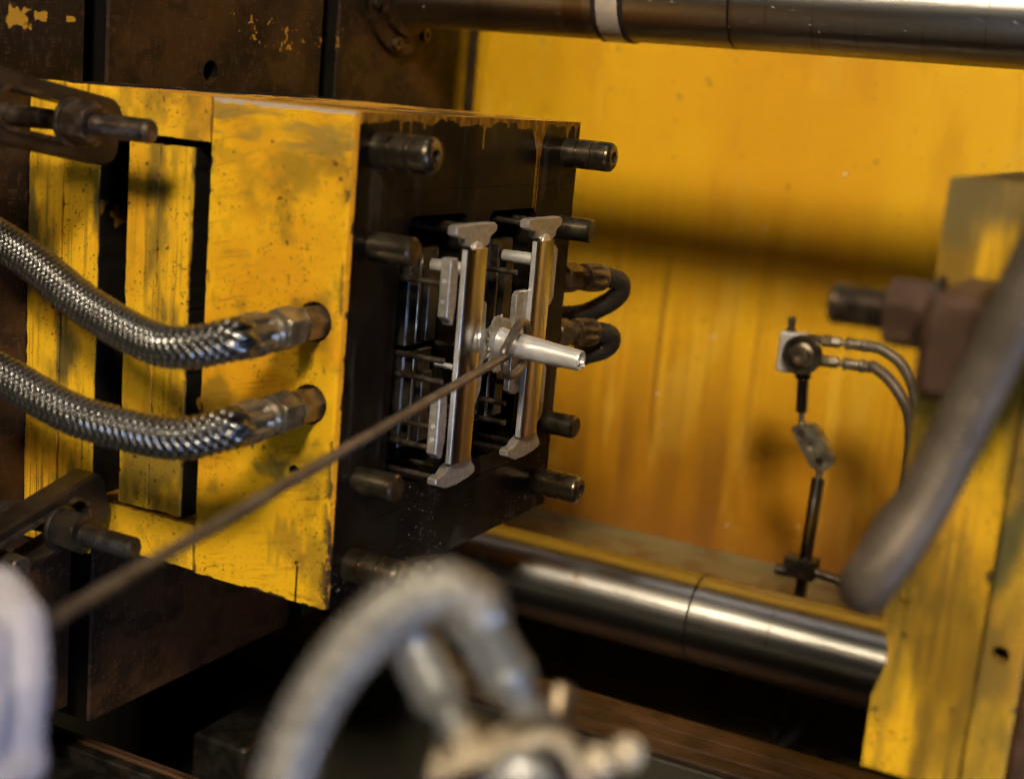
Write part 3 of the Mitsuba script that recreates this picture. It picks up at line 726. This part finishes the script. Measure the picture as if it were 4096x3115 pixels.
def clamp(label, stud_at, stud_tip, tilt, strap, slot, mat='clamp_steel', r=0.0100, direction=1):
    """U-strap across the machine axis with a threaded stud, a nut and a washer. stud_at: nut centre."""
    t = thing('mold_clamp', label, 'clamp', 'bolted mold clamps')
    x, y, z = stud_at
    y0, y1, z0, z1, x0, x1 = strap
    poly = sg.box(y0, z0, y1, z1)
    rr_ = (z1 - z0) * 0.28
    poly = poly.buffer(-rr_).buffer(rr_)
    hole = sg.LineString([(slot[0], z), (slot[1], z)]).buffer(slot[2])
    st = minus(bevel(poly, x0, x1, 0.0028, 'yz'), prism(hole, x0 - 0.01, x1 + 0.01, 'yz'))
    rim = prism(hole.buffer(0.0035).difference(hole), x1 - 0.003, x1 + 0.003, 'yz')
    piv = (x, y, z)
    part(t, 'strap', turn(st, (1, 0, 0), tilt, piv), 'strap_steel', 25)
    part(t, 'slot_rim', turn(rim, (1, 0, 0), tilt, piv), 'clamp_steel', 25)
    L = abs(stud_tip - x)
    pr = [(-0.09, 0), (-0.09, r)]
    pitch = 0.0042
    for s in np.arange(-0.02, L - 0.006, pitch):
        pr += [(s, r - 0.0020), (s + pitch * 0.42, r), (s + pitch * 0.58, r)]
    pr += [(L - 0.003, r), (L, r - 0.0028), (L, 0)]
    part(t, 'stud', lathe(pr, (x, y, z), (direction, 0, 0), 48), mat, 24)
    part(t, 'washer', lathe([(-0.0165, r), (-0.0165, r * 1.95), (-0.0155, r * 2.02), (-0.0125, r * 2.02), (-0.0118, r * 1.95), (-0.0118, r)], (x, y, z), (direction, 0, 0), 48), mat, 30)
    part(t, 'nut', hexnut(-0.0118, 0.0125, r * 1.88, (x, y, z), (direction, 0, 0), phase=0.5236), mat, 20)
    return t


clamp('dark slotted clamp with a hex nut and stud at the upper left of the mold', (-0.222, -0.068, 0.3895), -0.150, -9, (-0.22, -0.004, 0.360, 0.418, -0.265, -0.239), (-0.132, -0.05, 0.0145))
clamp('dark slotted clamp with a hex nut and stud at the lower left of the mold', (-0.220, -0.0705, 0.0385), -0.150, 14, (-0.22, -0.006, 0.012, 0.066, -0.265, -0.238), (-0.16, -0.05, 0.0145), mat='dark_steel')
lb = thing('bolt', 'small dark bolt end at the left edge under the lower clamp', 'bolt')
part(lb, 'shank', cyl((-0.30, -0.118, 0.017), (-0.222, -0.128, 0.0195), 0.0098), 'clamp_steel')
part(lb, 'head', lathe([(0, 0), (0, 0.0135), (0.008, 0.0135), (0.009, 0.0125), (0.009, 0)], (-0.268, -0.122, 0.018), (1, -0.1, 0.03), 32), 'clamp_steel')

# ------------------------------------------------------------------ hoses


def fitting(holder, o, d, adapter=True, mat='fitting_steel', s=1.0, upto=0.0):
    """Adapter, swivel nut and crimped ferrule from the port o along d. Returns the end point."""
    o, d = np.array(o, float), np.array(d, float) / np.linalg.norm(d)
    part(holder, 'adapter', hexnut(-0.012 * s, 0.022 * s, 0.0152 * s, o, d, phase=0.2), 'rusty_fitting', 20)
    part(holder, 'collar_or_reflection', lathe([(0.022 * s, 0), (0.022 * s, 0.0118 * s), (0.027 * s, 0.0128 * s), (0.031 * s, 0.0118 * s), (0.031 * s, 0)], o, d, 40), mat)
    part(holder, 'swivel_nut', hexnut(0.031 * s, 0.053 * s, 0.0184 * s, o, d, phase=0.5), mat, 20)
    part(holder, 'collar_or_reflection', lathe([(0.053 * s, 0), (0.053 * s, 0.0135 * s), (0.056 * s, 0.0150 * s), (0.059 * s, 0.0150 * s), (0.062 * s, 0.0125 * s), (0.066 * s, 0.0125 * s), (0.067 * s, 0.0145 * s), (0.067 * s, 0)], o, d, 40), mat)
    # crimped ferrule: eight flats pressed into a tube
    n, ring = 64, []
    th = np.arange(n) * 2 * np.pi / n
    S = np.array([0.067, 0.0675, 0.070, 0.072, 0.074, 0.090, 0.092, 0.096, 0.0975, 0.098]) * s
    press = np.array([1, 0.2, 0, 0.5, 1, 1, 0.5, 0, 0.1, 1])
    a, b, c = frame(d)
    V = []
    for k, (q, p) in enumerate(zip(S, press)):
        rr_ = 0.0170 * s - 0.0032 * s * p * np.clip(np.cos(8 * th) * 2.2, -0.3, 1) * (0 < k < 9)
        if k == 0: rr_ = np.full(n, 0.013 * s)
        V.append(o + q * a + rr_[:, None] * (np.cos(th)[:, None] * b + np.sin(th)[:, None] * c))
    F, kk = [], np.arange(n)
    for i in range(len(S) - 1):
        p, q = i * n + kk, i * n + (kk + 1) % n
        F += [np.stack([p, q, q + n], 1), np.stack([p, q + n, p + n], 1)]
    part(holder, 'ferrule', trimesh.Trimesh(np.concatenate(V), np.concatenate(F), process=False), mat, 30)
    return o + d * 0.094 * s, d


def hose(name, label, port, d, pts, r, braid, mat='braid_wire', fit='fitting_steel', s=1.0, n=64, steps=520, group='braided hoses', far_fit=None):
    t = thing(name, label, 'hose', group)
    e, d = fitting(t, port, d, mat=fit, s=s)
    e2 = e + d * 0.012
    P = [e, e2] + [np.array(q, float) for q in pts]
    if far_fit:
        f, fd = fitting(t, far_fit[0], far_fit[1], mat=fit, s=s)
        P += [f + fd * 0.012, f]
    pa, L = spline(P, steps)
    tube = sweep(pa, r, n, braid)
    part(t, 'hose_sleeve', tube, mat, True, **({'color': tube.metadata['color']} if mat == 'braid_wire' else {}))
    return t


hose('braided_hose', 'upper steel braided hose plugged into the yellow mold side, rising to the left', (-0.030, 0.0, 0.246), (-0.02, -1, -0.03),
     [(-0.066, -0.1150, 0.2325), (-0.1107, -0.1085, 0.2295), (-0.193, -0.0900, 0.2435), (-0.281, -0.0680, 0.2695), (-0.371, -0.050, 0.2900), (-0.50, -0.02, 0.312)], 0.0166, (0.0068, 8, 0.0022), n=120, steps=900)
hose('braided_hose', 'lower steel braided hose plugged into the yellow mold side, leaving to the left', (-0.030, 0.0, 0.176), (-0.02, -1, -0.03),
     [(-0.062, -0.1220, 0.1620), (-0.105, -0.1290, 0.1605), (-0.170, -0.1300, 0.1640), (-0.255, -0.1200, 0.1790), (-0.345, -0.1100, 0.1930), (-0.47, -0.09, 0.205)], 0.0166, (0.0068, 8, 0.0022), n=120, steps=900)
hose('braided_hose', 'upper of the two short hoses behind the mold, black, with brass nuts', (-0.030, W + 0.004, 0.250), (0.40, 1, -0.02),
     [(0.0170, 0.5400, 0.2430), (0.0150, 0.5460, 0.2280), (-0.0030, 0.5450, 0.2120), (-0.0370, 0.540, 0.1960), (-0.12, 0.52, 0.19), (-0.25, 0.50, 0.20)], 0.0118, (0.0080, 12, 0.0008), 'black_rubber', 'rusty_fitting', 0.92, 64, 220, 'short hoses behind the mold')
hose('braided_hose', 'lower of the two short hoses behind the mold, black, with brass nuts', (-0.034, W + 0.004, 0.186), (0.40, 1, -0.02),
     [(0.0130, 0.5380, 0.1800), (0.0100, 0.5430, 0.1670), (-0.0060, 0.5400, 0.1570), (-0.050, 0.530, 0.1450), (-0.2, 0.50, 0.13)], 0.0118, (0.0080, 12, 0.0008), 'black_rubber', 'rusty_fitting', 0.92, 64, 220, 'short hoses behind the mold')
# ------------------------------------------------------------------ spray nozzle on its jointed stand
Y = 0.85
st = thing('nozzle_stand', 'small spray block with a round knob on a jointed rod before the yellow panel', 'nozzle stand')
part(st, 'block', cbox(0.128, 0.166, Y - 0.012, Y + 0.014, 0.1165, 0.1700, 0.003), 'cast_aluminum')
k = part(st, 'knob', lathe([(0, 0), (0, 0.025), (0.004, 0.026), (0.012, 0.026), (0.0145, 0.0245), (0.0145, 0.0195), (0.010, 0.0185), (0.010, 0)], (0.1640, Y - 0.012, 0.1450), (0, -1, 0), 48), 'dark_steel')
part(k, 'cap', lathe([(0.008, 0), (0.008, 0.0165), (0.012, 0.0165), (0.014, 0.0115), (0.022, 0.0115), (0.0235, 0.010), (0.0235, 0.005), (0.020, 0.0045), (0.020, 0)], (0.1640, Y - 0.012, 0.1450), (0, -1, 0), 32), 'rusty_fitting')
part(st, 'bleed_screw', lathe([(0, 0), (0, 0.007), (0.004, 0.007), (0.005, 0.0045), (0.010, 0.0045), (0.011, 0.0055), (0.018, 0.0055), (0.020, 0.004), (0.0215, 0)], (0.1395, Y, 0.169), (0, 0, 1), 24), 'rusty_fitting')
part(st, 'neck', lathe([(0, 0), (0, 0.0105), (0.006, 0.0105), (0.008, 0.0075), (0.014, 0.0065), (0.014, 0)], (0.1635, Y, 0.1175), (0.05, 0, -1), 28), 'dark_steel')
part(st, 'rod', cyl((0.1645, Y, 0.1080), (0.1680, Y, 0.0660), 0.0078), 'polished_rod')
part(st, 'rod', cyl((0.1680, Y, 0.0680), (0.1710, Y, 0.0430), 0.0042), 'bright_steel')
lk = prism(sg.Polygon([(0.1620, 0.0440), (0.1690, 0.0500), (0.1860, 0.0520), (0.1930, 0.0470), (0.2180, 0.0150), (0.2190, 0.0080), (0.2110, -0.0020), (0.1990, -0.0030), (0.1920, 0.0010)]).buffer(0.002), Y - 0.011, Y + 0.009, 'xz')
ho = [cyl((x, Y - 0.03, z), (x, Y - 0.003, z), 0.0052, 24) for x, z in ((0.1745, 0.0395), (0.1880, 0.0245), (0.2030, 0.0080))]
lkp = part(st, 'link_plate', minus(lk, *ho), 'fitting_steel', 20)
for x, z in ((0.1745, 0.0395), (0.2030, 0.0080)):
    part(lkp, 'screw', cyl((x, Y - 0.008, z), (x, Y - 0.002, z), 0.0042, 16), 'pin_steel')
part(st, 'rod', cyl((0.2030, Y, 0.0000), (0.2020, Y, -0.0210), 0.0045), 'bright_steel')
part(st, 'rod', cyl((0.2022, Y, -0.0160), (0.1985, Y, -0.1900), 0.0088), 'polished_rod')
cl = part(st, 'rod_clamp', cbox(0.1740, 0.2170, Y - 0.016, Y + 0.016, -0.1560, -0.1290, 0.002), 'dark_steel')
part(cl, 'screw', cyl((0.164, Y - 0.01, -0.1500), (0.180, Y - 0.01, -0.1500), 0.0075, 24), 'dark_steel')
part(st, 'cross_rod', cyl((0.2080, Y - 0.006, -0.1430), (0.330, Y - 0.006, -0.1560), 0.0065), 'clamp_steel')
part(st, 'rod', cyl((0.1975, Y, -0.186), (0.1990, Y - 0.06, -0.59), 0.0098), 'dark_steel')
part(st, 'brace', cyl((0.300, Y - 0.03, -0.260), (0.206, Y - 0.055, -0.392), 0.0098), 'black_rubber')


def small_hose(label, z0, pts):
    t = thing('thin_hose', label, 'hose', 'thin hoses of the spray nozzle')
    o = np.array([0.183, Y, z0])
    part(t, 'stub', cyl((0.162, Y, z0), (0.184, Y, z0), 0.0055, 24), 'dark_steel')
    a = np.array([1.0, 0, 0.03])
    part(t, 'hex_fitting', hexnut(0.0, 0.012, 0.0080, o, a, phase=0.3), 'rusty_fitting', 20)
    part(t, 'hex_fitting', hexnut(0.013, 0.024, 0.0078, o, a, phase=0.1), 'fitting_steel', 20)
    part(t, 'ferrule', lathe([(0.024, 0), (0.024, 0.004), (0.030, 0.004), (0.031, 0.0082), (0.034, 0.0088), (0.036, 0.0074), (0.052, 0.0074), (0.054, 0.0088), (0.057, 0.0088), (0.058, 0.0070), (0.058, 0)], o, a, 32), 'fitting_steel')
    pa, _ = spline([o + a * 0.056, o + a * 0.066] + [np.array(q) for q in pts], 180)
    part(t, 'hose_sleeve', sweep(pa, 0.0074, 40, (0.0034, 12, 0.0007)), 'brown_hose', True)


small_hose('upper thin hose curving down from the spray block', 0.1650, [(0.2600, Y, 0.1655), (0.2830, Y, 0.1540), (0.3010, Y, 0.1330), (0.3120, Y, 0.105), (0.3170, Y, 0.070), (0.3200, Y, 0.02), (0.325, Y, -0.06)])
small_hose('lower thin hose curving down from the spray block', 0.1385, [(0.2540, Y - 0.003, 0.1420), (0.2750, Y - 0.008, 0.1310), (0.2940, Y - 0.012, 0.1130), (0.3080, Y - 0.012, 0.090), (0.3140, Y - 0.012, 0.060), (0.317, Y - 0.014, 0.02), (0.320, Y - 0.014, -0.06)])

# ------------------------------------------------------------------ the fixed mold half at the right
fx = thing('mold', 'right half of the yellow mold, blurred and grimy at the right edge', 'mold')
fo = np.array([(0.461, 0.0), (0.461, 0.055), (0.4625, 0.060), (0.4672, 0.078), (0.4672, 0.090), (0.4612, 0.108), (0.461, 0.30), (0.4612, 0.4165), (0.464, 0.418), (0.5270, 0.4185), (0.5270, 0.0)])
fp = minus(prism(sg.Polygon(fo), 0, 0.4293, 'xz'), *[cyl((x, -0.01, z), (x, 0.003, z), r_, 20) for x, z, r_ in ((0.4665, 0.035, 0.0028), (0.4675, 0.024, 0.0032), (0.4780, 0.028, 0.0034), (0.4725, 0.125, 0.0035))])
part(fx, 'cavity_plate', fp, 'paint_fixed', 20)
part(fx, 'clamp_plate', minus(cbox(0.5278, 0.5560, 0.002, 0.43, -0.015, 0.4180, 0.002), cyl((0.5408, -0.01, 0.1043), (0.5408, 0.03, 0.1043), 0.0062, 28)), 'paint_fixed_back', 20)
whole('fixed_platen', cbox(0.5568, 0.80, 0.003, 0.80, -0.25, 0.415, 0.004), 'brown_steel', 'dark brown machine plate behind the right mold half', 'machine plate')
rc = thing('mold_clamp', 'blurred rusty brown clamp with a stud pointing left on the right mold half', 'clamp', 'bolted mold clamps')
cx, cy, cz = 0.452, -0.075, 0.3345
part(rc, 'strap', turn(cbox(0.4795, 0.512, -0.130, -0.0025, 0.2925, 0.3555, 0.006), (0, 0, 1), 0, (0.49, -0.07, 0.32)), 'brown_steel')
part(rc, 'block', cbox(0.513, 0.555, -0.125, -0.004, 0.325, 0.360, 0.004), 'dark_steel')
pr = [(-0.10, 0), (-0.10, 0.0130)]
for s in np.arange(-0.03, 0.033, 0.0036): pr += [(s, 0.0114), (s + 0.0015, 0.0130), (s + 0.0021, 0.0130)]
pr += [(0.037, 0.0130), (0.039, 0.0105), (0.039, 0)]
part(rc, 'stud', lathe(pr, (cx, cy, cz), (-1, 0, 0), 48), 'clamp_steel', 24)
part(rc, 'nut', hexnut(-0.024, 0.002, 0.0225, (cx, cy, cz), (-1, 0, 0), phase=0.3), 'brown_steel', 20)
part(rc, 'washer', lathe([(-0.028, 0.013), (-0.028, 0.026), (-0.0245, 0.026), (-0.0245, 0.013)], (cx, cy, cz), (-1, 0, 0), 40), 'clamp_steel')
hb = [(0.5326, -0.1221, 0.3596), (0.5164, -0.109, 0.3038), (0.5002, -0.1313, 0.2429), (0.485, -0.1479, 0.2037)]
t = thing('braided_hose', 'thick grey brown hose hanging in front of the right mold half', 'hose', 'braided hoses')
pa, _ = spline([(0.760, -0.120, 1.05), (0.665, -0.140, 0.78), (0.585, -0.150, 0.52), (0.556, -0.145, 0.435), (0.5350, -0.140, 0.3620), (0.5164, -0.130, 0.3020), (0.5002, -0.1330, 0.2429), (0.4860, -0.1450, 0.2050), (0.4760, -0.1480, 0.1850), (0.4718, -0.135, 0.1755), (0.4700, -0.105, 0.1780), (0.4680, -0.04, 0.1880), (0.4680, -0.002, 0.190)], 900)
part(t, 'hose_sleeve', sweep(pa, np.interp(np.arange(900), [0, 500, 900], [0.0176, 0.0168, 0.0158]), 96, (0.0050, 9, 0.0009)), 'brown_hose', True)

# ------------------------------------------------------------------ foreground hoses on a manifold
FS = 0.90  # the foreground pieces are a size smaller than the hoses on the mold


def fat(px, py, z):
    return at(px, py, z * FS)


mf = thing('hose_manifold', 'blurred steel manifold block with brass clip under the foreground hoses', 'manifold')
D1 = np.array(fat(1170, 1590, 0.70)) - np.array(fat(1010, 1300, 0.70)); D1 /= np.linalg.norm(D1)
pA, pB = fat(1165, 1585, 0.70), fat(1015, 1625, 0.715)
mk = []
u_, v_ = RIGHT * 0.94 - DOWN * 0.33, None
u_ = u_ / np.linalg.norm(u_); v_ = np.cross(u_, FWD); v_ /= np.linalg.norm(v_)
w_ = np.cross(u_, v_)
M = np.eye(4); M[:3, 0], M[:3, 1], M[:3, 2] = u_, -v_ if v_ @ DOWN < 0 else v_, w_


def local(mesh, o):
    m = mesh.copy(); m.apply_scale(FS); X = M.copy(); X[:3, 3] = o; m.apply_transform(X)
    if m.volume < 0: m.invert()
    return m


oc = fat(1100, 1660, 0.70)
part(mf, 'body', local(cbox(-0.030, 0.026, -0.010, 0.070, -0.020, 0.020, 0.004), oc), 'dark_steel')
arch = sg.LineString([(-0.034, -0.0145), (0.020, -0.0145), (0.028, -0.010), (0.032, 0.000), (0.033, 0.05)]).buffer(0.0028)
part(mf, 'clip', local(bevel(arch, -0.022, 0.022, 0.001, 'xy'), oc), 'brass', 25)
part(mf, 'port_cap', lathe([(0, 0), (0, 0.016), (0.004, 0.0175), (0.012, 0.0175), (0.015, 0.0150), (0.017, 0.008), (0.017, 0)], fat(1120, 1700, 0.672), -FWD, 40), 'zinc')
for x, y, z, r_ in ((1290, 1645, 0.705, 0.0085), (1352, 1625, 0.715, 0.0085)):
    part(mf, 'valve_stem', cyl(fat(1190, y + 30, z), fat(x, y, z), 0.0045), 'fitting_steel')
    part(mf, 'valve_knob', trimesh.creation.icosphere(3, r_).apply_translation(fat(x, y, z)), 'brass', True)
part(mf, 'pipe_stub', cyl(fat(1208, 1480, 0.72), fat(1195, 1600, 0.71), 0.0068), 'rusty_fitting')


def fore_fit(holder, o, d, s):
    part(holder, 'nut', hexnut(0.0, 0.014 * s, 0.0128 * s, o, d, phase=0.2), 'fitting_steel', 20)
    part(holder, 'collar_or_reflection', lathe([(0.014 * s, 0), (0.014 * s, 0.0085 * s), (0.024 * s, 0.0085 * s), (0.025 * s, 0.012 * s), (0.029 * s, 0.0125 * s), (0.030 * s, 0.011 * s), (0.030 * s, 0)], o, d, 36), 'zinc')
    part(holder, 'ferrule', lathe([(0.030 * s, 0), (0.030 * s, 0.0135 * s), (0.034 * s, 0.0142 * s), (0.036 * s, 0.0130 * s), (0.058 * s, 0.0130 * s), (0.060 * s, 0.0142 * s), (0.064 * s, 0.0138 * s), (0.064 * s, 0)], o, d, 48), 'zinc')
    return o + np.array(d) * 0.062 * s


t = thing('braided_hose', 'large blurred grey hose arching up in the foreground at the bottom', 'hose', 'braided hoses')
e = fore_fit(t, pA, -D1, 0.92)
P = [e, e - D1 * 0.006, fat(1035, 1315, 0.70), fat(960, 1275, 0.70), fat(868, 1300, 0.70), fat(780, 1375, 0.70), fat(703, 1472, 0.70), fat(645, 1580, 0.70), fat(605, 1700, 0.70), fat(575, 1860, 0.69), fat(560, 2100, 0.68)]
pa, _ = spline(P, 640)
part(t, 'hose_sleeve', sweep(pa, 0.0137, 96, (0.0056, 8, 0.0016)), 'grey_hose', True)
t = thing('braided_hose', 'blurred dark hose end beneath the foreground arch, second into the manifold', 'hose', 'braided hoses')
e = fore_fit(t, pB, -D1 * 0.95 + FWD * 0.1, 0.96)
P = [e, e - D1 * 0.010, fat(880, 1310, 0.735), fat(820, 1330, 0.75), fat(740, 1420, 0.752), fat(672, 1540, 0.75), fat(630, 1700, 0.74), fat(600, 2000, 0.72)]
pa, _ = spline(P, 300)
part(t, 'hose_sleeve', sweep(pa, 0.0126, 64, (0.0056, 8, 0.0016)), 'grey_hose', True)
